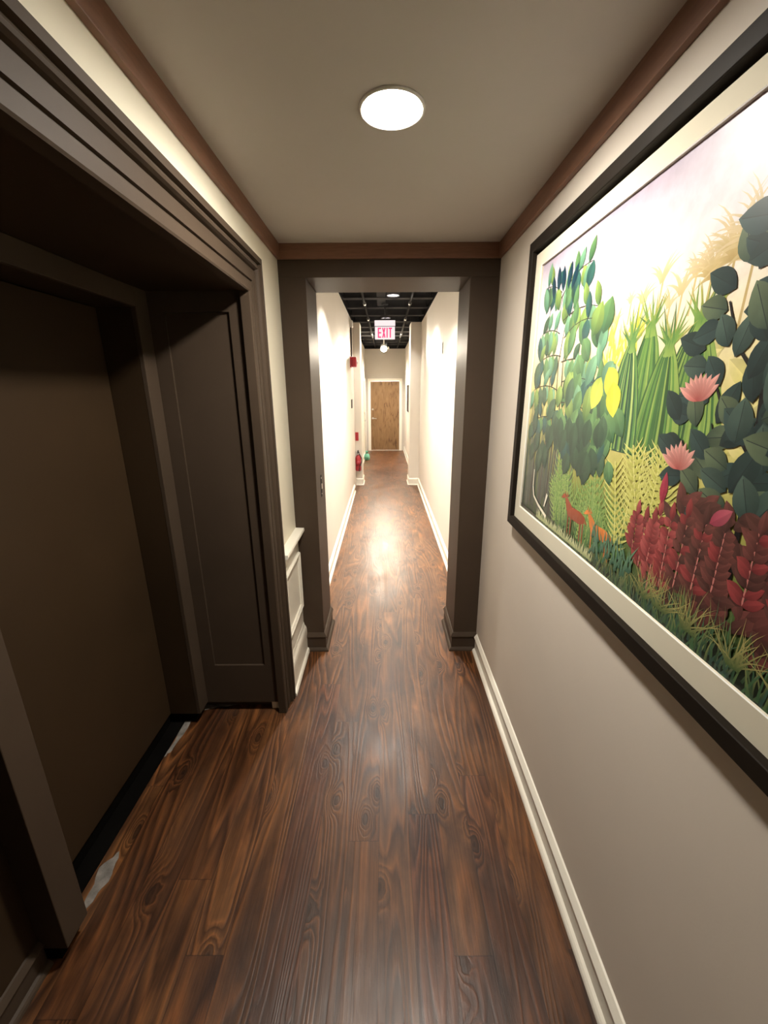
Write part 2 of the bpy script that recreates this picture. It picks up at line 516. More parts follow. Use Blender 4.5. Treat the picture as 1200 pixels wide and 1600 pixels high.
# moulded casing round the alcove opening
Y1, Y0, ZT = AY1 - 0.02, AY0 + 0.02, AZ - 0.005
prof = [(0.0, -0.03), (0.0, 0.010), (0.006, 0.014), (0.042, 0.014), (0.044, 0.008), (0.048, 0.008), (0.050, 0.017), (0.094, 0.018), (0.096, 0.012),
        (0.100, 0.012), (0.103, 0.022), (0.108, 0.031), (0.115, 0.034), (0.122, 0.031), (0.127, 0.024), (0.130, 0.024), (0.132, 0.040), (0.155, 0.040), (0.156, -0.03)]
path = [lambda a, b: (XL + b, Y1 + a * 0.88, 0.0), lambda a, b: (XL + b, Y1 + a * 0.88, ZT + a),
        lambda a, b: (XL + b, Y0 - a, ZT + a), lambda a, b: (XL + b, Y0 - a, 0.0)]
bm = bmesh.new()
add_profile(bm, prof, path)
struct('trim_3', bm, M['casing'], 'moulded dark brown casing around the alcove opening', 'door casing')

# crown boards
CZ = 2.4968
bm = B((XL, XL + 0.02, YB, YD - 0.0205, CZ, ZC - 0.0005))
struct('trim_4', bm, M['crown'], 'red brown crown board above the alcove opening', 'crown moulding', bevel=0.002)
bm = B((XL, XR, YD - 0.02, YD - 0.0005, CZ, ZC - 0.0005))
struct('trim_5', bm, M['crown'], 'red brown crown board above the doorway', 'crown moulding', bevel=0.002)
bm = B((XR - 0.02, XR, YB, YD - 0.0205, CZ, ZC - 0.0005))
struct('trim_6', bm, M['crown'], 'red brown crown board above the jungle picture', 'crown moulding', bevel=0.002)

# baseboards
base_prof = [(0, 0), (0.030, 0), (0.030, 0.004), (0.027, 0.012), (0.021, 0.019), (0.012, 0.024), (0.012, 0.104), (0.020, 0.109), (0.020, 0.113), (0.014, 0.123), (0.006, 0.135), (0, 0.138)]
def run_base(name, prof, stations, mat, label=None, cat='baseboard'):
    bm = bmesh.new()
    add_profile(bm, prof, stations)
    return struct(name, bm, mat, label, cat)
run_base('baseboard_right', base_prof, [lambda a, b: (XR - a, YB, b), lambda a, b: (XR - a, YD - 0.027, b)], M['white_trim'],
         'cream baseboard under the jungle picture', 'baseboard')
run_base('baseboard_hall_left', base_prof, [lambda a, b: (HXL + a, YE + 0.0, b), lambda a, b: (HXL + a, 7.45, b)], M['white_trim'],
         'cream baseboard along the left corridor wall', 'baseboard')
run_base('baseboard_hall_right', base_prof, [lambda a, b: (HXR - a, YE + 0.0, b), lambda a, b: (HXR - a, 7.95, b)], M['white_trim'],
         'cream baseboard along the right corridor wall', 'baseboard')
# brown plinth wrapping each side of the doorway
run_base('baseboard_doorway_left', base_prof, [lambda a, b: (XL + 0.03, YD - a, b), lambda a, b: (DXL + a, YD - a, b), lambda a, b: (DXL + a, YE, b)], M['brown'],
         'brown baseboard wrapping the left foot of the doorway', 'baseboard')
run_base('baseboard_doorway_right', base_prof, [lambda a, b: (XR - 0.0, YD - a, b), lambda a, b: (DXR - a, YD - a, b), lambda a, b: (DXR - a, YE, b)], M['brown'],
         'brown baseboard wrapping the right foot of the doorway', 'baseboard')
run_base('baseboard_alcove', base_prof, [lambda a, b: (NX + a, AY0, b * .8), lambda a, b: (NX + a, DY0 - 0.096, b * .8)], M['brown'],
         'dark baseboard on the alcove back wall', 'baseboard')

# wainscot between the alcove casing and the doorway
WY0, WY1 = Y1 + 0.138, YD - 0.0005
bm = bmesh.new()
add_box(bm, XL, XL + 0.010, WY0, WY1, 0, 0.90)
add_profile(bm, [(0.0, 0.835), (0.012, 0.835), (0.014, 0.862), (0.022, 0.870), (0.024, 0.892), (0.034, 0.900), (0.055, 0.906), (0.058, 0.916), (0.055, 0.930), (0.0, 0.932)],
            [lambda a, b: (XL + a, WY0, b), lambda a, b: (XL + a, WY1, b)])
# raised picture-frame moulding
mp = [(0.0, 0.0), (0.0, 0.016), (0.006, 0.020), (0.014, 0.014), (0.022, 0.010), (0.022, 0.0)]
y0, y1, z0, z1 = WY0 + 0.045, WY1 - 0.04, 0.375, 0.775
X0 = XL + 0.010
add_profile(bm, mp, [lambda a, b: (X0 + b, y0 + a, z0 + a), lambda a, b: (X0 + b, y1 - a, z0 + a), lambda a, b: (X0 + b, y1 - a, z1 - a),
                     lambda a, b: (X0 + b, y0 + a, z1 - a), lambda a, b: (X0 + b, y0 + a, z0 + a)])
add_profile(bm, [(0.0, 0.0), (0.046, 0.0), (0.046, 0.012), (0.040, 0.022), (0.030, 0.026), (0.030, 0.170), (0.026, 0.188), (0.016, 0.205), (0.012, 0.225), (0.0, 0.225)],
            [lambda a, b: (XL + a, WY0, b), lambda a, b: (XL + a, WY1, b)])
struct('trim_7', bm, M['white_trim'], 'short cream wainscot panel with chair rail left of the doorway', 'wainscot')

# ------------------------------------------------------------------ corridor shell
struct('wall_hall_left', B((HXL - 0.12, HXL, YE, HY, 0, HZ)), M['hall_wall'], 'bright cream left wall of the corridor', 'wall')
struct('wall_hall_right', B((HXR, HXR + 0.12, YE, HY, 0, HZ)), M['hall_wall'], 'bright cream right wall of the corridor', 'wall')
HXF = 0.612
struct('wall_hall_right_far', B((HXF, HXR - 0.0005, 8.4, HY, 0, HZ)), M['hall_wall'], 'cream right wall beyond the right pier', 'wall')
struct('wall_hall_header', B((HXL - 0.12, HXR + 0.12, YE - 0.1, YE, ZC, 3.4), (HXL - 0.12, XL, YE - 0.05, YE, 0, ZC), (XR, HXR + 0.12, YE - 0.05, YE, 0, ZC)), M['hall_wall'])
EDX0, EDX1, EDZ = -0.428, 0.472, 2.075
struct('wall_end', B((HXL - 0.12, EDX0, HY, HY + 0.12, 0, HZ), (EDX1, HXR + 0.12, HY, HY + 0.12, 0, HZ), (EDX0, EDX1, HY, HY + 0.12, EDZ, HZ)), M['end_wall'],
       'greyish wall at the far end of the corridor', 'wall')
struct('wall_outer', B((-1.2, 1.2, HY + 0.9, HY + 0.95, 0, 2.4), (HXL - 0.25, HXL - 0.2, HY + 0.12, HY + 0.9, 0, 2.4), (HXR + 0.2, HXR + 0.25, HY + 0.12, HY + 0.9, 0, 2.4),
                       (HXL - 0.25, HXR + 0.25, HY + 0.12, HY + 0.95, 2.4, 2.45)), M['hall_wall'])
# black open ceiling: deck, ledgers, joists
bm = B((HXL - 0.12, HXR + 0.12, YE, HY + 0.12, 3.32, 3.36), (HXL - 0.12, HXL, YE, HY, HZ, 3.32), (HXR, HXR + 0.12, YE, HY, HZ, 3.32), (HXL, HXR, HY, HY + 0.12, HZ, 3.32),
       (HXL, HXL + 0.03, YE, HY, HZ + 0.05, HZ + 0.11), (HXR - 0.03, HXR, YE, HY, HZ + 0.05, HZ + 0.11))
deck = struct('ceiling_hall', bm, M['black_deck'], 'black painted open ceiling of joists over the corridor', 'ceiling')
yj = 3.55
while yj < HY - 0.2:
    obj('joist', B((HXL, HXR, yj, yj + 0.075, 3.02, 3.19), (HXL, HXR, yj - 0.02, yj + 0.095, 3.005, 3.02)), M['black_joist'], deck)
    yj += 0.665
obj('duct', B((-0.10, 0.025, 5.0, 6.85, 3.021, 3.15)), M['black_joist'], deck, bevel=0.01)

# columns standing proud of the corridor walls
def column(xa, xb, ya, yb, name, label):
    bm = B((xa, xb, ya, yb, 0, HZ))
    o = struct(name, bm, M['hall_wall'], label, 'column', bevel=0.004)
    return o
CLX, CRX, CY = -0.435, 0.482, 7.98
column(HXL, CLX, CY, CY + 0.42, 'wall_column_left', 'cream wall pier carrying the fire extinguisher')
column(CRX, HXR, CY, CY + 0.42, 'wall_column_right', 'cream wall pier on the right of the corridor')
sb = [(0, 0), (0.026, 0), (0.026, 0.012), (0.014, 0.024), (0.014, 0.12), (0.0, 0.138)]
run_base('baseboard_column_left', sb, [lambda a, b: (HXL + 0.0, CY - a, b), lambda a, b: (CLX + a, CY - a, b), lambda a, b: (CLX + a, CY + 0.42, b)], M['white_trim'],
         'cream baseboard around the pier with the fire extinguisher', 'baseboard')
run_base('baseboard_column_right', sb, [lambda a, b: (HXR - 0.0, CY - a, b), lambda a, b: (CRX - a, CY - a, b), lambda a, b: (CRX - a, CY + 0.42, b)], M['white_trim'],
         'cream baseboard around the right hand pier', 'baseboard')
run_base('baseboard_far_left', sb, [lambda a, b: (HXL + a, CY + 0.42, b), lambda a, b: (HXL + a, 11.45, b)], M['white_trim'],
         'cream baseboard beyond the left pier', 'baseboard')
run_base('baseboard_far_right', sb, [lambda a, b: (HXF - a, CY + 0.42, b), lambda a, b: (HXF - a, HY, b)], M['white_trim'],
         'cream baseboard beyond the right pier', 'baseboard')

# end door in its white frame
bm = bmesh.new()
fw = 0.075
add_profile(bm, [(0, -0.10), (0, 0.012), (fw, 0.018), (fw, 0.0), (0.012, 0.0), (0.012, -0.10)],
            [lambda a, b: (EDX0 - a + 0.012, HY - b, 0), lambda a, b: (EDX0 - a + 0.012, HY - b, EDZ + a - 0.012),
             lambda a, b: (EDX1 + a - 0.012, HY - b, EDZ + a - 0.012), lambda a, b: (EDX1 + a - 0.012, HY - b, 0)])
struct('trim_8', bm, M['white_trim'], 'cream frame around the wooden door at the corridor end', 'door frame')
d2 = struct('door_2', B((EDX0 + 0.016, EDX1 - 0.016, HY + 0.015, HY + 0.055, 0.026, EDZ - 0.016)), M['door_wood'],
            'brown birch veneer door closing the corridor end', 'door', bevel=0.002)
bm = bmesh.new()
add_lathe(bm, [(0.032, -0.012), (0.030, 0.0)], 20, 'Y', (-0.352, HY + 0.015, 0.985))
add_tube(bm, [(-0.352, HY + 0.01, 0.985), (-0.352, HY - 0.045, 0.985), (-0.335, HY - 0.055, 0.985), (-0.235, HY - 0.055, 0.978)], [0.012, 0.011, 0.011, 0.008], 10)
obj('lever_handle', bm, M['steel'], d2)
bm = bmesh.new()
add_lathe(bm, [(0.026, -0.02), (0.028, -0.004), (0.028, 0.0)], 20, 'Y', (-0.352, HY + 0.015, 1.25))
obj('deadbolt', bm, M['steel'], d2)
struct('trim_9', B((EDX0 - 0.01, EDX1 + 0.01, HY - 0.005, HY + 0.1, 0.0, 0.006)), M['steel'], 'thin metal threshold under the wooden end door', 'threshold')
# daylight of the room behind the end door leaks under it
ld = bpy.data.lights.new('far_room_light', 'AREA')
ld.shape = 'RECTANGLE'; ld.size = 0.8; ld.size_y = 0.5; ld.energy = 90; ld.color = (1, 0.97, 0.92)
lo = bpy.data.objects.new('far_room_light', ld)
COL.objects.link(lo)
lo.location = (0.05, HY + 0.55, 2.38)

# side door at the far left of the corridor
bm = bmesh.new()
sd0, sd1, sdz = 11.55, 12.42, 2.06
add_profile(bm, [(0, 0.0), (0, 0.016), (0.06, 0.022), (0.06, 0.0)],
            [lambda a, b: (HXL + b, sd0 - a, 0), lambda a, b: (HXL + b, sd0 - a, sdz + a), lambda a, b: (HXL + b, sd1 + a, sdz + a), lambda a, b: (HXL + b, sd1 + a, 0)])
struct('trim_10', bm, M['white_trim'], 'cream frame around the pale side door at the far left', 'door frame')
d3 = struct('door_3', B((HXL + 0.0005, HXL + 0.008, sd0, sd1, 0.01, sdz)), M['end_wall'], 'pale side door at the far left of the corridor', 'door')
bm = bmesh.new()
add_tube(bm, [(HXL + 0.008, sd0 + 0.08, 1.0), (HXL + 0.06, sd0 + 0.08, 1.0), (HXL + 0.06, sd0 + 0.19, 0.99)], 0.011, 8)
obj('lever_handle', bm, M['steel'], d3)
bm = bmesh.new()
add_lathe(bm, [(0.03, 0.0), (0.028, 0.03)], 16, 'X', (HXL + 0.008, sd0 + 0.08, 1.2))
obj('deadbolt', bm, M['steel'], d3)

# ------------------------------------------------------------------ lamps
def downlight(x, y, z, r, lens, label, cat='ceiling light', group=None, drop=0.0):
    t = thing('recessed_downlight', label, cat, (x, y, z), group)
    bm = bmesh.new()
    add_lathe(bm, [(r * 0.88, z + 0.002), (r, z - 0.0005), (r * 0.99, z - 0.005), (r * 0.93, z - 0.007), (r * 0.88, z - 0.003), (r * 0.86, z + 0.012), (r * 0.845, z + 0.06), (r * 0.86, z + 0.06), (r * 0.88, z + 0.012), (r * 0.88, z + 0.002)], 40, 'Z', (x, y, 0), caps=False)
    obj('trim_ring', bm, M['white_metal'], t)
    bm = bmesh.new()
    prof = [(r * 0.838, z + 0.014), (r * 0.70, z + 0.006), (r * 0.45, z + 0.0), (r * 0.2, z - 0.003), (1e-5, z - 0.004)]
    add_lathe(bm, prof, 32, 'Z', (x, y, 0))
    obj('lamp_lens', bm, lens, t)
    return t
downlight(LX, LY, ZC, LR, M['lamp_main'], 'glowing round lamp in the taupe ceiling of the near hall')
G = 'lamps down the black corridor ceiling'
def can_light(x, y, zb, label):
    t = thing('can_light', label, 'ceiling light', (x, y, zb), G)
    bm = bmesh.new()
    r = 0.085
    add_lathe(bm, [(r * 0.9, zb + 0.125), (r * 0.94, zb), (r, zb), (r, zb + 0.16), (r * 0.6, zb + 0.18), (1e-5, zb + 0.18)], 32, 'Z', (x, y, 0), caps=False)
    obj('can', bm, M['black_joist'], t)
    bm = bmesh.new()
    add_lathe(bm, [(r * 0.90, zb + 0.105), (r * 0.5, zb + 0.09), (1e-5, zb + 0.085)], 28, 'Z', (x, y, 0))
    obj('lamp_lens', bm, M['lamp_hall'], t)
    return t
can_light(-0.02, 4.15, 2.86, 'can lamp just behind the doorway header')
can_light(0.118, 5.78, 2.95, 'can lamp by the duct in the corridor ceiling')
can_light(0.03, 7.62, 2.97, 'can lamp just above the exit sign')
can_light(0.0, 11.72, 2.97, 'can lamp behind the glaring spot near the end door')
# tilted spot head at the far end, shining up the corridor
gx, gy, gz = -0.004, 10.5, 2.752
t = thing('spotlight', 'glaring spot lamp hanging beyond the exit sign', 'ceiling light', (gx, gy, 3.0))
tilt = Matrix.Translation((gx, gy, gz)) @ Matrix.Rotation(D_TILT, 4, 'X')
bm = bmesh.new()
add_lathe(bm, [(0.066, -0.004), (0.074, -0.012), (0.076, 0.0), (0.074, 0.09), (0.045, 0.14), (1e-5, 0.142)], 28, 'Z')
bmesh.ops.transform(bm, matrix=tilt, verts=bm.verts)
obj('lamp_housing', bm, M['white_plastic'], t)
bm = bmesh.new()
add_lathe(bm, [(0.068, -0.006), (0.05, -0.016), (0.025, -0.022), (1e-5, -0.024)], 28, 'Z')
bmesh.ops.transform(bm, matrix=tilt, verts=bm.verts)
obj('lamp_lens', bm, M['lamp_globe'], t)
bm = bmesh.new()
add_tube(bm, [(gx, gy + 0.07, gz + 0.05), (gx, gy + 0.07, 3.012)], 0.012, 10)
add_lathe(bm, [(0.05, 2.995), (0.055, 3.01), (0.055, 3.32)], 16, 'Z', (gx, gy + 0.07, 0))
obj('stem', bm, M['white_plastic'], t)
bm = bmesh.new()
add_lathe(bm, [(0.018, -0.02), (0.022, 0.02), (0.012, 0.05)], 14, 'Z', (0.105, 0, 0.03))
add_tube(bm, [(0.06, 0, 0.05), (0.105, 0, 0.05)], 0.006, 8)
bmesh.ops.transform(bm, matrix=tilt, verts=bm.verts)
obj('aiming_knob', bm, M['white_plastic'], t)

# ------------------------------------------------------------------ conduits under the joists
for (xa, xb, lab) in ((-0.285, -0.255, 'thin grey pipe left of the exit sign under the black joists'), (0.365, 0.385, 'thin grey pipe right of the exit sign under the black joists')):
    t = thing('ceiling_pipe', lab, 'pipe', (xa, YE + 0.02, 2.985), 'pipes under the corridor joists')
    bm = bmesh.new()
    add_tube(bm, [(xa, YE + 0.01, 2.985), ((xa + xb) / 2, 8, 2.985), (xb, HY - 0.005, 2.985)], 0.017, 10)
    obj('tube', bm, M['grey_pipe'], t)
    for yc in (6.45, 7.78, 9.7):
        f = (yc - YE) / (HY - YE)
        xc = xa + (xb - xa) * f
        bm = bmesh.new()
        add_lathe(bm, [(0.023, yc - 0.035), (0.023, yc + 0.035)], 12, 'Y', (xc, 0, 2.985))
        obj('coupling', bm, M['steel'], t)

# ------------------------------------------------------------------ exit sign
ey, ex0, ex1, ez0, ez1 = 6.6, -0.137, 0.166, 2.528, 2.785
t = thing('exit_sign', 'white lit exit sign with pink red letters under the black ceiling', 'exit sign', ((ex0 + ex1) / 2, ey, 3.0))
obj('housing', B((ex0, ex1, ey - 0.03, ey + 0.03, ez1 - 0.075, ez1)), M['sign_panel'], t, bevel=0.004)
obj('panel', B((ex0 + 0.004, ex1 - 0.004, ey - 0.006, ey + 0.006, ez0, ez1 - 0.082)), M['sign_panel'], t, bevel=0.001)
obj('edge_strip', B((ex0 + 0.002, ex1 - 0.002, ey - 0.012, ey + 0.012, ez1 - 0.083, ez1 - 0.0745)), M['grey_pipe'], t)
bm = bmesh.new()
add_tube(bm, [(0.015, ey, ez1 - 0.005), (0.015, ey, 3.006)], 0.009, 8)
add_lathe(bm, [(0.045, 2.99), (0.05, 3.005)], 16, 'Z', (0.015, ey, 0))
obj('hanger', bm, M['black_joist'], t)
# letters EXIT as solid strokes on the panel face
lz0, lz1 = ez0 + 0.022, ez1 - 0.098
lh = lz1 - lz0
def stroke(bm, p, q, w):
    (xa, za), (xb, zb) = p, q
    dx, dz = xb - xa, zb - za
    L = math.hypot(dx, dz)
    nx, nz = -dz / L * w / 2, dx / L * w / 2
    pts = [(xa + nx, za + nz), (xb + nx, zb + nz), (xb - nx, zb - nz), (xa - nx, za - nz)]
    f = [bm.verts.new((x, ey - 0.0065, z)) for x, z in pts]
    k = [bm.verts.new((x, ey - 0.011, z)) for x, z in pts]
    bm.faces.new(f); bm.faces.new(k)
    for i in range(4):
        bm.faces.new((f[i], f[(i + 1) % 4], k[(i + 1) % 4], k[i]))
lw, gap, sw = 0.050, 0.014, 0.017
xs = (ex0 + ex1) / 2 - (3 * lw + 0.018 + 3 * gap) / 2
for ch in 'EXIT':
    bm = bmesh.new()
    a, b = xs, xs + (0.018 if ch == 'I' else lw)
    if ch == 'E':
        stroke(bm, (a + sw / 2, lz0), (a + sw / 2, lz1), sw)
        for zz in (lz0 + sw / 2, (lz0 + lz1) / 2, lz1 - sw / 2):
            stroke(bm, (a + sw, zz), (b, zz), sw)
    elif ch == 'X':
        stroke(bm, (a + sw / 2, lz0), (b - sw / 2, lz1), sw)
        stroke(bm, (a + sw / 2, lz1), ((a + b) / 2 - 0.004, (lz0 + lz1) / 2 + 0.011), sw)
        stroke(bm, ((a + b) / 2 + 0.004, (lz0 + lz1) / 2 - 0.011), (b - sw / 2, lz0), sw)
    elif ch == 'I':
        stroke(bm, ((a + b) / 2, lz0), ((a + b) / 2, lz1), sw)
    else:
        stroke(bm, ((a + b) / 2, lz0), ((a + b) / 2, lz1 - sw), sw)
        stroke(bm, (a, lz1 - sw / 2), (b, lz1 - sw / 2), sw)
    obj('letter', bm, M['sign_red'], t)
    xs = b + gap

# ------------------------------------------------------------------ small things on the corridor walls
# fire alarm high on the left wall
ay, az = 7.28, 2.255
t = thing('fire_alarm', 'red fire alarm box high on the left corridor wall', 'fire alarm', (HXL, ay, az))
obj('backplate', B((HXL, HXL + 0.02, ay - 0.075, ay + 0.075, az - 0.085, az + 0.085)), M['red'], t, bevel=0.004)
obj('horn', B((HXL + 0.0205, HXL + 0.105, ay - 0.065, ay + 0.065, az - 0.078, az + 0.078)), M['red'], t, bevel=0.012)
bm = bmesh.new()
add_lathe(bm, [(0.03, HXL + 0.1055), (0.028, HXL + 0.118), (0.015, HXL + 0.128), (1e-5, HXL + 0.130)], 16, 'X', (0, ay, az + 0.0))
obj('strobe_lens', bm, M['white_plastic'], t)
# conduit from the alarm up to a junction box
t = thing('wall_conduit', 'white conduit rising from the red alarm to the ceiling', 'conduit', (HXL, 7.42, 2.25))
bm = bmesh.new()
add_tube(bm, [(HXL + 0.014, 7.40, az + 0.02), (HXL + 0.014, 7.40, HZ - 0.16)], 0.011, 10)
obj('tube', bm, M['grey_pipe'], t)
obj('junction_box', B((HXL, HXL + 0.045, 7.34, 7.46, HZ - 0.16, HZ - 0.06)), M['white_plastic'], t, bevel=0.004)
# dark plate on the left wall
t = tag(obj('wall_plaque', B((HXL, HXL + 0.012, 7.22, 7.42, 1.51, 1.655)), M['black_plastic'], loc=(HXL, 7.32, 1.58), bevel=0.003),
        'small dark room plaque on the left wall below the alarm', 'plaque')
# thin sign edge on the right wall
t = tag(obj('wall_sign', B((HXR - 0.009, HXR, 5.04, 5.10, 2.205, 2.325)), M['black_plastic'], loc=(HXR, 5.15, 2.27), bevel=0.002),
        'narrow dark sign edge high on the bright right corridor wall', 'sign')
# dark panel beyond the right pier
t = thing('picture_frame', 'narrow dark frame on the right wall beyond the pier', 'picture', (HXF, 10.7, 1.30))
bm = bmesh.new()
add_profile(bm, [(0, 0), (0, 0.024), (0.03, 0.024), (0.03, 0)],
            [lambda a, b: (HXF - b, 10.35 + a, 1.28 + a), lambda a, b: (HXF - b, 11.05 - a, 1.28 + a), lambda a, b: (HXF - b, 11.05 - a, 1.92 - a), lambda a, b: (HXF - b, 10.35 + a, 1.92 - a), lambda a, b: (HXF - b, 10.35 + a, 1.28 + a)])
obj('frame', bm, M['frame_black'], t)
obj('picture', B((HXF - 0.012, HXF, 10.38, 11.02, 1.31, 1.89)), M['black_plastic'], t)

# fire extinguisher and its red sign on the left pier
fx, fy = -0.508, CY - 0.068
t = thing('fire_extinguisher', 'red fire extinguisher with black head hanging on the left pier', 'fire extinguisher', (fx, fy, 0.30))
bm = bmesh.new()
add_lathe(bm, [(0.040, 0.300), (0.052, 0.306), (0.056, 0.32), (0.056, 0.545), (0.050, 0.575), (0.034, 0.598), (0.018, 0.606), (0.018, 0.615)], 28, 'Z', (fx, fy, 0))
obj('cylinder', bm, M['red'], t)
bm = bmesh.new()
add_lathe(bm, [(0.020, 0.616), (0.020, 0.650), (0.012, 0.662)], 16, 'Z', (fx, fy, 0))
add_box(bm, fx - 0.012, fx + 0.012, fy - 0.09, fy + 0.03, 0.655, 0.668)
add_box(bm, fx - 0.012, fx + 0.012, fy - 0.08, fy + 0.02, 0.685, 0.697)
add_box(bm, fx - 0.010, fx + 0.010, fy + 0.005, fy + 0.025, 0.660, 0.697)
obj('valve_handle', bm, M['black_plastic'], t)
bm = bmesh.new()
add_lathe(bm, [(0.014, -0.034), (0.014, -0.018)], 14, 'Y', (fx, fy, 0.632))
obj('gauge', bm, M['white_plastic'], t)
bm = bmesh.new()
hs = []
for k in range(15):
    u = k / 14
    hs.append((fx + 0.02 + 0.05 * math.sin(PI * min(1, u * 1.2)) , fy - 0.02 - 0.03 * u, 0.635 - 0.29 * u))
add_tube(bm, hs, 0.008, 8)
add_lathe(bm, [(0.011, 0.30), (0.009, 0.36)], 10, 'Z', (hs[-1][0], hs[-1][1], 0))
obj('hose', bm, M['black_plastic'], t)
bm = bmesh.new()
add_lathe(bm, [(0.0565, 0.40), (0.0565, 0.50)], 28, 'Z', (fx, fy, 0))
obj('label_band', bm, M['red_dark'], t)
obj('bracket', B((fx - 0.02, fx + 0.02, CY - 0.0115, CY - 0.0005, 0.42, 0.66)), M['black_plastic'], t)
t = tag(obj('extinguisher_sign', B((-0.557, -0.497, CY - 0.014, CY - 0.0005, 0.875, 1.035)), M['red'], loc=(-0.527, CY, 0.95), bevel=0.002),
        'small red sign on the left pier above the extinguisher', 'sign')

# teal bag on the floor beyond the pier
tx, ty = -0.475, 11.05
t = thing('plastic_bag', 'crumpled teal green bag on the floor beyond the left pier', 'bag', (tx, ty, 0))
bm = bmesh.new()
rng = random.Random(8)
seg, rings = 18, []
for h, r in ((0.0, 0.05), (0.012, 0.065), (0.06, 0.075), (0.11, 0.072), (0.15, 0.055), (0.18, 0.028), (0.195, 0.02), (0.215, 0.035), (0.235, 0.045)):
    rings.append([bm.verts.new((tx + (r * (1 + rng.uniform(-.18, .18))) * math.cos(2 * PI * k / seg), ty + r * (1 + rng.uniform(-.18, .18)) * math.sin(2 * PI * k / seg), h + (rng.uniform(-.008, .008) if h > 0.012 else 0))) for k in range(seg)])
for a, b in zip(rings, rings[1:]):
    for k in range(seg):
        bm.faces.new((a[k], a[(k + 1) % seg], b[(k + 1) % seg], b[k])).smooth = True
bm.faces.new(rings[0])
obj('sack', bm, M['teal'], t)
bm = bmesh.new()
add_lathe(bm, [(0.03, 0.180), (0.033, 0.188), (0.03, 0.196)], 14, 'Z', (tx, ty, 0))
obj('tie', bm, M['black_plastic'], t)

# strike plate on the left jamb of the doorway
t = thing('strike_plate', 'small metal strike plate on the left doorway jamb', 'strike plate', (DXL, 2.775, 1.17))
obj('plate', B((DXL, DXL + 0.003, 2.758, 2.79, 1.095, 1.245)), M['grey_pipe'], t, bevel=0.001)
for zz in (1.115, 1.225):
    bm = bmesh.new()
    add_lathe(bm, [(0.006, DXL + 0.003), (0.004, DXL + 0.0055)], 10, 'X', (0, 2.774, zz))
    obj('screw', bm, M['steel'], t)
obj('latch', B((DXL + 0.003, DXL + 0.008, 2.762, 2.786, 1.15, 1.185)), M['steel'], t, bevel=0.001)

# ------------------------------------------------------------------ the framed jungle picture
PF = XR - 0.032                       # front of the frame
fy0, fy1, fz0, fz1 = 0.205, 1.965, 1.168, 2.383        # outer edge of the frame
my0, my1, mz0, mz1 = 0.235, 1.998, 1.148, 2.391       # base lines of the mat
t = thing('framed_picture', 'large framed jungle print with cream mat on the right wall', 'picture', (XR, (fy0 + fy1) / 2, fz0))
bm = bmesh.new()
fp = [(0, 0), (0, 0.036), (0.003, 0.039), (0.041, 0.039), (0.043, 0.037), (0.043, 0.0)]
add_profile(bm, fp, [lambda a, b: (XR - b, fy0 + a, fz0 + a), lambda a, b: (XR - b, fy1 - a, fz0 + a), lambda a, b: (XR - b, fy1 - a, fz1 - a),
                     lambda a, b: (XR - b, fy0 + a, fz1 - a), lambda a, b: (XR - b, fy0 + a, fz0 + a)])
obj('frame', bm, M['frame_black'], t)
XM = XR - 0.019                       # mat face
sy0, sy1, sz0, sz1 = 0.355, 1.858, 1.277, 2.277
bm = bmesh.new()
i = 0.062
add_profile(bm, [(i, 0.008), (i, 0.019), (0.1345, 0.019), (0.137, 0.0175), (0.137, 0.008)],
            [lambda a, b: (XR - b, my0 + a - (0.017 if a > 0.1 else 0), mz0 + a - (0.008 if a > 0.1 else 0)), lambda a, b: (XR - b, my1 - a - (0.003 if a > 0.1 else 0), mz0 + a - (0.008 if a > 0.1 else 0)),
             lambda a, b: (XR - b, my1 - a - (0.003 if a > 0.1 else 0), mz1 - a + (0.023 if a > 0.1 else 0)), lambda a, b: (XR - b, my0 + a - (0.017 if a > 0.1 else 0), mz1 - a + (0.023 if a > 0.1 else 0)),
             lambda a, b: (XR - b, my0 + a - (0.017 if a > 0.1 else 0), mz0 + a - (0.008 if a > 0.1 else 0))])
mo = obj('mat_board', bm, [M['mat'], M['mat_bevel']], t)
for p in mo.data.polygons:
    c = p.center
    if abs(p.normal.x) > 0.05 and p.area > 1e-6:
        w = [mo.data.vertices[v].co for v in p.vertices]
        if max(v.x for v in w) - min(v.x for v in w) > 0.001 and abs(p.normal.x) < 0.98:
            p.material_index = 1

# printed art: flat shapes on one sheet. (s, t): s from the left edge, t from the bottom edge, metres
art = bmesh.new()
lay = art.loops.layers.float_color.new('paint')
XP = XR - 0.0102
depth = [0]
R = random.Random(21)
SW, SH = sy1 - sy0 + 0.006, sz1 - sz0 + 0.004
def P(s, tt):
    s = min(max(s, 0.0), SW); tt = min(max(tt, 0.0), SH)
    return (XP - depth[0] * 8e-7, sy1 + 0.002 - s, sz0 - 0.002 + tt)
def lin(c):
    return srgb(*c)
def poly(pts, cols):
    if not isinstance(cols, list):
        cols = [cols] * len(pts)
    # drop shapes wholly off the sheet
    if all(p[0] > SW or p[0] < 0 or p[1] < 0 or p[1] > SH for p in pts):
        return
    try:
        f = art.faces.new([art.verts.new(P(*p)) for p in pts])
    except ValueError:
        return
    for lp, c in zip(f.loops, cols):
        lp[lay] = c
def shade(c, k):
    return tuple(min(1.0, max(0.0, x * k)) for x in c[:3]) + (1.0,)
def blend(a, b, f):
    return tuple(x + (y - x) * f for x, y in zip(a, b))
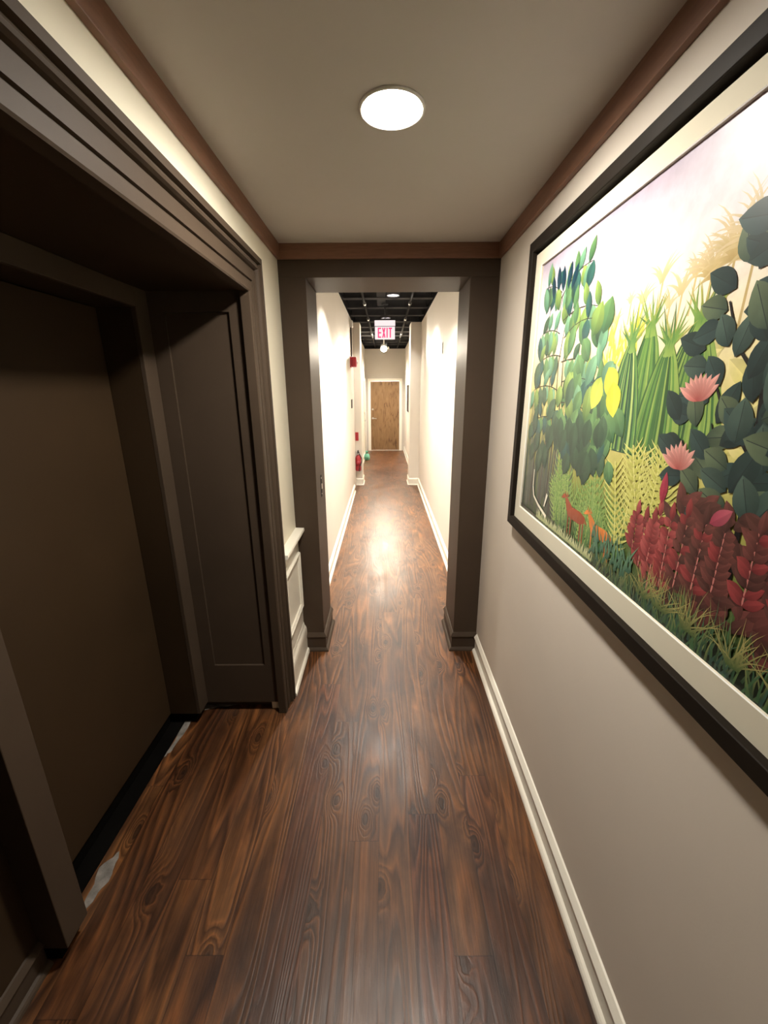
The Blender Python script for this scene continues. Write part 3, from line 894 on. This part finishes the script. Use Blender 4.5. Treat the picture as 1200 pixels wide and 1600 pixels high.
def leaf(s, tt, ang, L, W, c0, c1, tip=0.5, rib=None):
    """a two-toned leaf: base at (s, tt), pointing along ang"""
    depth[0] += 1
    ca, sa = math.cos(ang), math.sin(ang)
    n = 7
    up, dn = [], []
    for k in range(n + 1):
        u = k / n
        w = W * 0.5 * (math.sin(PI * u ** (0.75 if tip < 0.5 else 0.9)) ** 0.85) if 0 < k < n else 0
        up.append((u * L, w)); dn.append((u * L, -w))
    tr = lambda p: (s + p[0] * ca - p[1] * sa, tt + p[0] * sa + p[1] * ca)
    cols = [blend(c0, c1, k / n) for k in range(n + 1)]
    mid = [tr((L, 0)), tr((L * .5, 0)), tr((0, 0))]
    mcol = [c1, blend(c0, c1, .5), c0]
    poly([tr(p) for p in up] + mid[1:2], cols + [shade(mcol[1], 1.12)])
    poly([tr(p) for p in dn] + mid[1:2], [shade(c, 0.78) for c in cols] + [shade(mcol[1], 0.9)])
    if rib:
        line([tr((0, 0)), tr((L * .92, 0))], 0.0016, rib)
def line(pts, w, col, w1=None):
    w1 = w if w1 is None else w1
    depth[0] += 1
    n = len(pts)
    for k in range(n - 1):
        (a, b), (c, d) = pts[k], pts[k + 1]
        L = math.hypot(c - a, d - b) or 1e-6
        nx, ny = -(d - b) / L, (c - a) / L
        wa = w + (w1 - w) * k / (n - 1); wb = w + (w1 - w) * (k + 1) / (n - 1)
        poly([(a + nx * wa / 2, b + ny * wa / 2), (c + nx * wb / 2, d + ny * wb / 2), (c - nx * wb / 2, d - ny * wb / 2), (a - nx * wa / 2, b - ny * wa / 2)], col)
def blade(s, tt, ang, L, w, c0, c1, bend=0.0):
    depth[0] += 1
    n = 5
    ctr = []
    a = ang
    x, yv = s, tt
    for k in range(n + 1):
        ctr.append((x, yv, a))
        x += math.cos(a) * L / n; yv += math.sin(a) * L / n
        a += bend / n
    lft = [(x - math.sin(a) * w / 2 * (1 - k / n), yv + math.cos(a) * w / 2 * (1 - k / n)) for k, (x, yv, a) in enumerate(ctr)]
    rgt = [(x + math.sin(a) * w / 2 * (1 - k / n), yv - math.cos(a) * w / 2 * (1 - k / n)) for k, (x, yv, a) in enumerate(ctr)]
    cl = [blend(c0, c1, k / n) for k in range(n + 1)]
    for k in range(n):
        poly([lft[k], lft[k + 1], rgt[k + 1], rgt[k]], [cl[k], cl[k + 1], cl[k + 1], cl[k]])
D = math.radians
# sky
rows = [(1.01, (168, 156, 172)), (0.93, (200, 190, 200)), (0.84, (226, 214, 216)), (0.74, (240, 228, 214)), (0.64, (236, 222, 180)), (0.52, (222, 208, 140)), (0.40, (206, 196, 120)), (0.28, (166, 162, 84)), (0.15, (84, 106, 54)), (0.0, (50, 66, 40))]
for (ta, ca), (tb, cb) in zip(rows, rows[1:]):
    for k in range(10):
        s0, s1 = SW * k / 10, SW * (k + 1) / 10
        poly([(s0, tb), (s1, tb), (s1, ta), (s0, ta)], [lin(cb), lin(cb), lin(ca), lin(ca)])
# far tan plumes
def plume(s, tt, h, spread, n, col):
    line([(s, tt - h * 1.3), (s + 0.004, tt)], 0.006, col)
    for k in range(n):
        a = D(90) + spread * (k / (n - 1) - 0.5) * 2 + R.uniform(-.1, .1)
        blade(s, tt, a, h * R.uniform(.7, 1.1), 0.012, col, blend(col, lin((236, 222, 200)), .5), (0.9 if a < D(90) else -0.9) * -1)
for s, tt, h in ((0.62, .70, .05), (0.68, .74, .04), (0.735, .73, .06), (0.80, .76, .075), (0.84, .70, .05), (0.875, .72, .08), (0.91, .75, .06)):
    plume(s, tt, h, 0.7, 7, lin((206, 184, 130)))
for s, tt, h in ((0.955, .745, .09), (1.005, .765, .115), (1.05, .775, .12), (1.16, .80, .12), (1.3, .80, .13)):
    plume(s, tt, h, 1.2, 22, lin((190, 166, 110)))
    for k in range(14):
        a = D(R.uniform(-30, 210))
        blade(s, tt - 0.01, a, h * R.uniform(.5, .9), 0.010, lin((176, 150, 92)), lin((214, 196, 150)), -0.8 if a < D(90) else 0.8)
# yellow bush between the left tree and the huts of grass
for k in range(90):
    s, tt = R.uniform(.56, .76), R.uniform(.40, .68)
    blade(s, tt, D(R.uniform(55, 125)), R.uniform(.05, .1), 0.012, lin((196, 196, 70)), lin((230, 222, 110)), R.uniform(-.5, .5))
for k in range(60):
    s, tt = R.uniform(.88, 1.5), R.uniform(.34, .62)
    leaf(s, tt, D(R.uniform(0, 180)), R.uniform(.05, .1), .04, lin((206, 196, 110)), lin((226, 214, 150)))
# drooping grass domes, each tied at its crown
def dome(s, tt, w, bot, cols, tuft=14):
    hgt = tt - bot
    N = 46
    ordr = list(range(N)); R.shuffle(ordr)
    pts = [(s - 0.012, tt)]
    for k in range(13):
        u = k / 12
        pts.append((s - w * (0.12 + 0.88 * math.sin(u * PI / 2) ** 0.8), tt - hgt * u))
    for k in range(12, -1, -1):
        u = k / 12
        pts.append((s + w * (0.12 + 0.88 * math.sin(u * PI / 2) ** 0.8), tt - hgt * u))
    pts.append((s + 0.012, tt))
    depth[0] += 1
    poly(pts, [shade(cols[0], 0.8)] * len(pts))
    for k in ordr:
        f = (k / (N - 1) - .5) * 2 + R.uniform(-.03, .03)
        c = R.choice(cols)
        q = []
        for j in range(7):
            u = j / 6
            q.append((s + f * w * (0.10 + 0.90 * math.sin(u * PI / 2) ** 0.8), tt - hgt * u * R.uniform(.98, 1.0)))
        line(q, 0.004, c, 0.010)
    for k in range(tuft):
        a = D(90) + (k / (tuft - 1) - .5) * 1.9 + R.uniform(-.08, .08)
        blade(s + R.uniform(-.012, .012), tt - 0.01, a, R.uniform(.055, .105), 0.010, cols[1], R.choice((lin((190, 180, 90)), lin((70, 100, 60)), cols[2])), R.uniform(-.3, .3))
    for k in range(8):
        blade(s + R.uniform(-.014, .014), tt - .03, D(90 + R.uniform(-20, 20)), .04, .014, cols[2], cols[1])
g1 = [lin((52, 92, 62)), lin((88, 132, 70)), lin((128, 160, 84)), lin((40, 74, 60)), lin((172, 192, 112))]
g2 = [lin((64, 104, 58)), lin((96, 138, 66)), lin((140, 166, 84)), lin((50, 84, 48)), lin((118, 150, 76))]
dome(.790, .675, .085, .37, g2)
dome(.952, .660, .115, .36, g2, 18)
dome(.868, .625, .090, .35, g2, 16)
dome(.715, .645, .080, .36, g1)
# left tree: dim trunks and hanging grass
for k in range(150):
    s = R.uniform(0.0, .47)
    blade(s, R.uniform(0, .12), D(90 + R.uniform(-4, 4)), R.uniform(.25, .55), R.uniform(.006, .014), R.choice((lin((52, 60, 52)), lin((70, 76, 66)), lin((40, 50, 48)))), R.choice((lin((104, 116, 96)), lin((136, 142, 120)), lin((80, 96, 84)))), R.uniform(-.1, .1))
for s in (.10, .20, .27, .31):
    line([(s, .05), (s + .01, .35), (s - .015, .62), (s + .03, .84)], 0.010, lin((66, 54, 50)), 0.004)
# pale ferns
def fern(s, tt, ang, L, n, lw, c0, c1, droop=0.5):
    a = ang
    x, yv = s, tt
    st = L / n
    for k in range(n):
        u = k / n
        ll = lw * math.sin(PI * (0.15 + 0.8 * (1 - u)) * 0.9) + 0.01
        for sd in (-1, 1):
            blade(x, yv, a + sd * 1.05, ll, 0.010, c0, c1, -sd * 0.35)
        nx, ny = x + math.cos(a) * st, yv + math.sin(a) * st
        line([(x, yv), (nx, ny)], 0.004, shade(c1, 0.9))
        x, yv = nx, ny
        a -= droop / n
for k in range(26):
    s = R.uniform(.36, .78)
    fern(s, R.uniform(.02, .10), D(R.uniform(70, 112)), R.uniform(.12, .24), 9, .06, lin((92, 130, 64)), lin((164, 186, 104)), R.uniform(-.7, .7))
for k in range(60):
    s = R.uniform(.38, .84)
    blade(s, R.uniform(0, .06), D(90 + R.uniform(-14, 14)), R.uniform(.12, .26), .009, lin((54, 96, 56)), R.choice((lin((120, 160, 84)), lin((170, 194, 116)))), R.uniform(-.3, .3))
for (s, tt, a, L) in ((.80, .10, 82, .27), (.86, .14, 98, .25), (.83, .16, 70, .26), (.90, .16, 84, .24), (.78, .12, 102, .22), (.95, .18, 95, .22), (.87, .18, 112, .22)):
    fern(s, tt, D(a), L, 12, .075, lin((176, 176, 84)), lin((224, 220, 136)), R.uniform(-.4, .4))
# leaves of the left tree
tl = [(lin((34, 66, 70)), lin((60, 104, 92))), (lin((52, 92, 66)), lin((108, 148, 92))), (lin((70, 116, 96)), lin((126, 172, 134))), (lin((62, 96, 60)), lin((150, 176, 90))), (lin((44, 72, 56)), lin((76, 106, 80)))]
def spray(s, tt, ang, L, n, ll, pal, droop):
    a = ang; x, yv = s, tt
    pts = [(x, yv)]
    for k in range(n):
        x += math.cos(a) * L / n; yv += math.sin(a) * L / n
        a += droop / n
        pts.append((x, yv))
    line(pts, .004, lin((44, 36, 32)), .0015)
    for k, (px_, py_) in enumerate(pts[1:]):
        c = R.choice(pal)
        leaf(px_, py_, D(-90 + R.uniform(-28, 28)), ll * R.uniform(.8, 1.2), ll * .62, c[1], c[0])
        if k % 2:
            c = R.choice(pal)
            leaf(px_, py_, D(80 + R.uniform(-35, 35)), ll * R.uniform(.7, 1.0), ll * .45, c[0], c[1])
for (s, tt, a, L, dr) in ((.22, .86, 150, .17, .6), (.22, .84, 35, .24, -.8), (.25, .80, 60, .14, -.6), (.26, .76, 15, .30, -.7), (.24, .72, 160, .20, .7), (.28, .70, 25, .31, -1.0), (.28, .62, 5, .34, -.6),
                        (.27, .64, 170, .24, .6), (.30, .55, 10, .34, -.7), (.28, .52, 165, .26, .6), (.32, .48, 0, .36, -.5), (.34, .42, -5, .36, -.4), (.26, .42, 175, .22, .5)):
    pal = tl if tt > .5 else [tl[4], tl[0], tl[1]]
    spray(s, tt, D(a), L, 7, .085, pal, dr)
for k in range(46):
    u = R.random()
    s, tt = .30 + .34 * u + R.uniform(-.05, .05), R.uniform(.36, .74 - .12 * u)
    c = R.choice(tl if tt > .5 else [tl[4], tl[1], tl[0]])
    leaf(s, tt, D(-90 + R.uniform(-40, 40)), R.uniform(.08, .115), .062, c[1], c[0])
for (s, tt, a) in ((.30, .85, 62), (.27, .86, 80), (.23, .86, 96), (.19, .87, 100), (.15, .85, 104)):
    leaf(s, tt, D(a), .085, .035, lin((30, 60, 72)), lin((26, 58, 74)))
for (s, tt, a, c) in ((.56, .68, 75, tl[1]), (.50, .68, 70, tl[3]), (.62, .585, -60, (lin((200, 202, 70)), lin((226, 220, 84)))), (.655, .545, -75, (lin((206, 204, 60)), lin((240, 228, 80)))), (.585, .56, -110, (lin((170, 190, 80)), lin((214, 214, 90))))):
    leaf(s, tt, D(a), .10, .075, c[0], c[1])
for k in range(30):
    s, tt = R.uniform(.06, .70), R.uniform(.30, .46)
    leaf(s, tt, D(-90 + R.uniform(-25, 25)), R.uniform(.08, .12), .066, lin((58, 88, 66)), lin((44, 66, 54)))
# two small deer standing in the grass
def deer(s, tt, k, c):
    depth[0] += 1
    W_ = 1.65
    body = [(-.030, .0), (-.034, .022), (-.010, .030), (.018, .030), (.036, .022), (.036, .004), (.02, -.006), (-.01, -.006)]
    poly([(s + a * k * W_, tt + b * k) for a, b in body], [shade(c, 1.1 if b > .01 else .85) for a, b in body])
    for a in (-.026, -.014, .022, .032):
        line([(s + a * k * W_, tt), (s + (a + .003) * k * W_, tt - .055 * k)], .008 * k, shade(c, .85), .005 * k)
    poly([(s - .034 * k * W_, tt + .010 * k), (s - .046 * k * W_, tt + .046 * k), (s - .036 * k * W_, tt + .050 * k), (s - .012 * k * W_, tt + .028 * k)], c)
    poly([(s - .052 * k * W_, tt + .042 * k), (s - .062 * k * W_, tt + .040 * k), (s - .053 * k * W_, tt + .057 * k), (s - .036 * k * W_, tt + .053 * k)], shade(c, 1.15))
    for a in (-.047, -.038):
        poly([(s + a * k * W_, tt + .053 * k), (s + (a - .004) * k * W_, tt + .068 * k), (s + (a + .007) * k * W_, tt + .054 * k)], shade(c, .9))
    poly([(s + .036 * k * W_, tt + .02 * k), (s + .046 * k * W_, tt + .004 * k), (s + .038 * k * W_, tt + .006 * k)], shade(c, 1.2))
deer(.535, .105, 1.15, lin((150, 70, 44)))
deer(.700, .100, 1.05, lin((206, 122, 60)))
# dark broad-leaved tree on the right
dk = [(lin((34, 52, 54)), lin((58, 80, 76))), (lin((40, 60, 58)), lin((78, 98, 88))), (lin((28, 44, 46)), lin((50, 70, 66))), (lin((52, 70, 58)), lin((104, 118, 90)))]
for (pts, w) in (([(1.16, .16), (1.15, .40), (1.13, .56), (1.08, .70)], .014), ([(1.15, .40), (1.05, .50), (1.0, .58)], .008), ([(1.14, .52), (1.06, .60), (1.02, .68)], .008), ([(1.07, .20), (1.02, .32), (.97, .42)], .007),
                ([(1.10, .18), (1.09, .34), (1.04, .46)], .007), ([(1.28, .2), (1.26, .5), (1.20, .78)], .014), ([(1.26, .5), (1.36, .7)], .009), ([(1.40, .2), (1.42, .8)], .014), ([(1.16, .30), (1.24, .40)], .008)):
    line(pts, w, lin((22, 20, 22)), w * .5)
hand = [(.985, .60, 150), (1.0, .565, 170), (1.03, .70, 160), (1.02, .665, 175), (1.015, .64, 185), (1.05, .735, 100), (1.07, .72, 60), (1.09, .75, 150), (1.10, .77, 120), (1.04, .60, 120), (1.06, .58, 70), (1.0, .52, 200),
        (1.04, .53, 140), (1.02, .50, 160), (.98, .47, 175), (.95, .46, 130), (1.0, .45, 110), (1.05, .46, 60), (1.03, .43, 20), (.97, .41, 190), (.955, .385, 160), (1.0, .40, -30), (1.02, .36, 170), (.99, .345, 200), (1.05, .39, 140), (1.07, .42, 30),
        (1.04, .32, 150), (1.07, .35, 20), (1.10, .38, 150), (1.11, .34, 170), (1.12, .30, 150), (1.13, .36, 20), (1.15, .31, 30), (1.08, .29, 200), (1.10, .46, 140), (1.12, .50, 100), (1.13, .45, 20), (1.10, .54, 60), (1.12, .60, 120), (1.08, .64, 40), (1.10, .68, 60), (1.13, .66, 140)]
for s, tt, a in hand:
    c = R.choice(dk)
    leaf(s, tt, D(a + R.uniform(-12, 12)), R.uniform(.068, .088), .047, c[0], c[1], rib=lin((34, 46, 46)))
for k in range(130):
    s, tt = R.uniform(1.10, 1.5), R.uniform(.29, .86)
    c = R.choice(dk)
    leaf(s, tt, D(R.choice((R.uniform(-20, 60), R.uniform(120, 200), R.uniform(60, 120)))), R.uniform(.08, .11), .056, c[0], c[1], rib=lin((34, 46, 46)))
# pink blossoms
def blossom(s, tt, k):
    for j in range(9):
        a = D(35 + j * 15)
        leaf(s, tt, a, .062 * k * R.uniform(.85, 1.1), .018 * k, lin((176, 82, 78)), lin((228, 170, 158)))
blossom(.990, .500, 1.05)
blossom(.972, .356, 1.0)
# red foliage
rd = [(lin((108, 42, 46)), lin((160, 68, 68))), (lin((82, 46, 44)), lin((122, 70, 64))), (lin((66, 40, 38)), lin((100, 62, 56))), (lin((126, 46, 50)), lin((182, 92, 90)))]
def red_spray(s, tt, h, n, ll, pal):
    line([(s, tt), (s + R.uniform(-.01, .01), tt + h)], .004, lin((190, 120, 112)), .002)
    for k in range(n):
        u = k / n
        for sd in (-1, 1):
            c = R.choice(pal)
            leaf(s, tt + h * u, D(90 - sd * R.uniform(45, 72)), ll * (1.05 - .5 * u), ll * .46, c[0], c[1])
    c = R.choice(pal)
    leaf(s, tt + h * .95, D(90), ll * 1.0, ll * .4, c[0], c[1])
for k in range(260):
    s = R.uniform(.98, 1.5)
    top = .30
    tt = R.uniform(.04 + .02 * max(0, s - 1), top)
    c = R.choice(rd[1:3])
    leaf(s, tt, D(R.choice((R.uniform(10, 70), R.uniform(110, 170)))), R.uniform(.045, .075), .026, c[0], c[1])
for (s, tt, h) in ((.90, .095, .12), (.865, .13, .09), (.945, .05, .20), (.93, .12, .10), (.985, .08, .17), (1.03, .10, .17), (1.08, .12, .15), (1.13, .14, .13), (1.20, .15, .14), (1.28, .15, .14), (1.38, .15, .15), (1.46, .15, .15)):
    red_spray(s, tt, h, 8, .046, [rd[0], rd[3]] if s < 1.0 else rd[:3])
leaf(.942, .27, D(90), .075, .026, lin((150, 40, 62)), lin((170, 60, 80)))
leaf(1.09, .27, D(40), .06, .03, lin((150, 50, 76)), lin((190, 96, 110)))
# grass along the bottom
poly([(0, 0), (SW, 0), (SW, .05), (1.1, .05), (.8, .035), (.35, .015), (0, .02)], lin((24, 34, 24)))
for k in range(420):
    s = R.uniform(.22, 1.5)
    hmax = .035 + .065 * max(0, min(1, (s - .6) / .5))
    blade(s, R.uniform(-.01, .02), D(90 + R.uniform(-26, 26)), hmax * R.uniform(.7, 1.35), .006, R.choice((lin((38, 66, 48)), lin((56, 88, 56)), lin((44, 70, 64)))), R.choice((lin((120, 136, 84)), lin((150, 152, 92)), lin((84, 118, 84)))), R.uniform(-.8, .8))
for s0 in (.93, 1.0, 1.10, 1.21, 1.32, 1.44):
    for k in range(18):
        blade(s0 + R.uniform(-.02, .02), .03, D(90 + R.uniform(-58, 58)), R.uniform(.07, .11), .005, lin((70, 92, 54)), lin((190, 176, 110)), R.uniform(-.9, .9))
for k in range(110):
    s = .20 + .48 * k / 110
    blade(s, .012, D(90 + R.uniform(-30, 30)), .034 * R.uniform(.7, 1.3), .008, lin((150, 160, 110)), lin((226, 226, 180)), R.uniform(-.5, .5))
for k in range(40):
    s = .66 + .22 * k / 40
    blade(s, R.uniform(.03, .09), D(90 + R.uniform(-35, 35)), R.uniform(.04, .08), .012, lin((50, 88, 70)), lin((112, 152, 118)), R.uniform(-.6, .6))
# pale fallen branch at the left
line([(.128, .20), (.132, .13), (.15, .09), (.21, .065), (.30, .04)], .006, lin((232, 226, 206)), .014)
line([(.27, .075), (.29, .13)], .008, lin((226, 222, 204)), .016)
me = obj('jungle_print', art, M['print'], t)
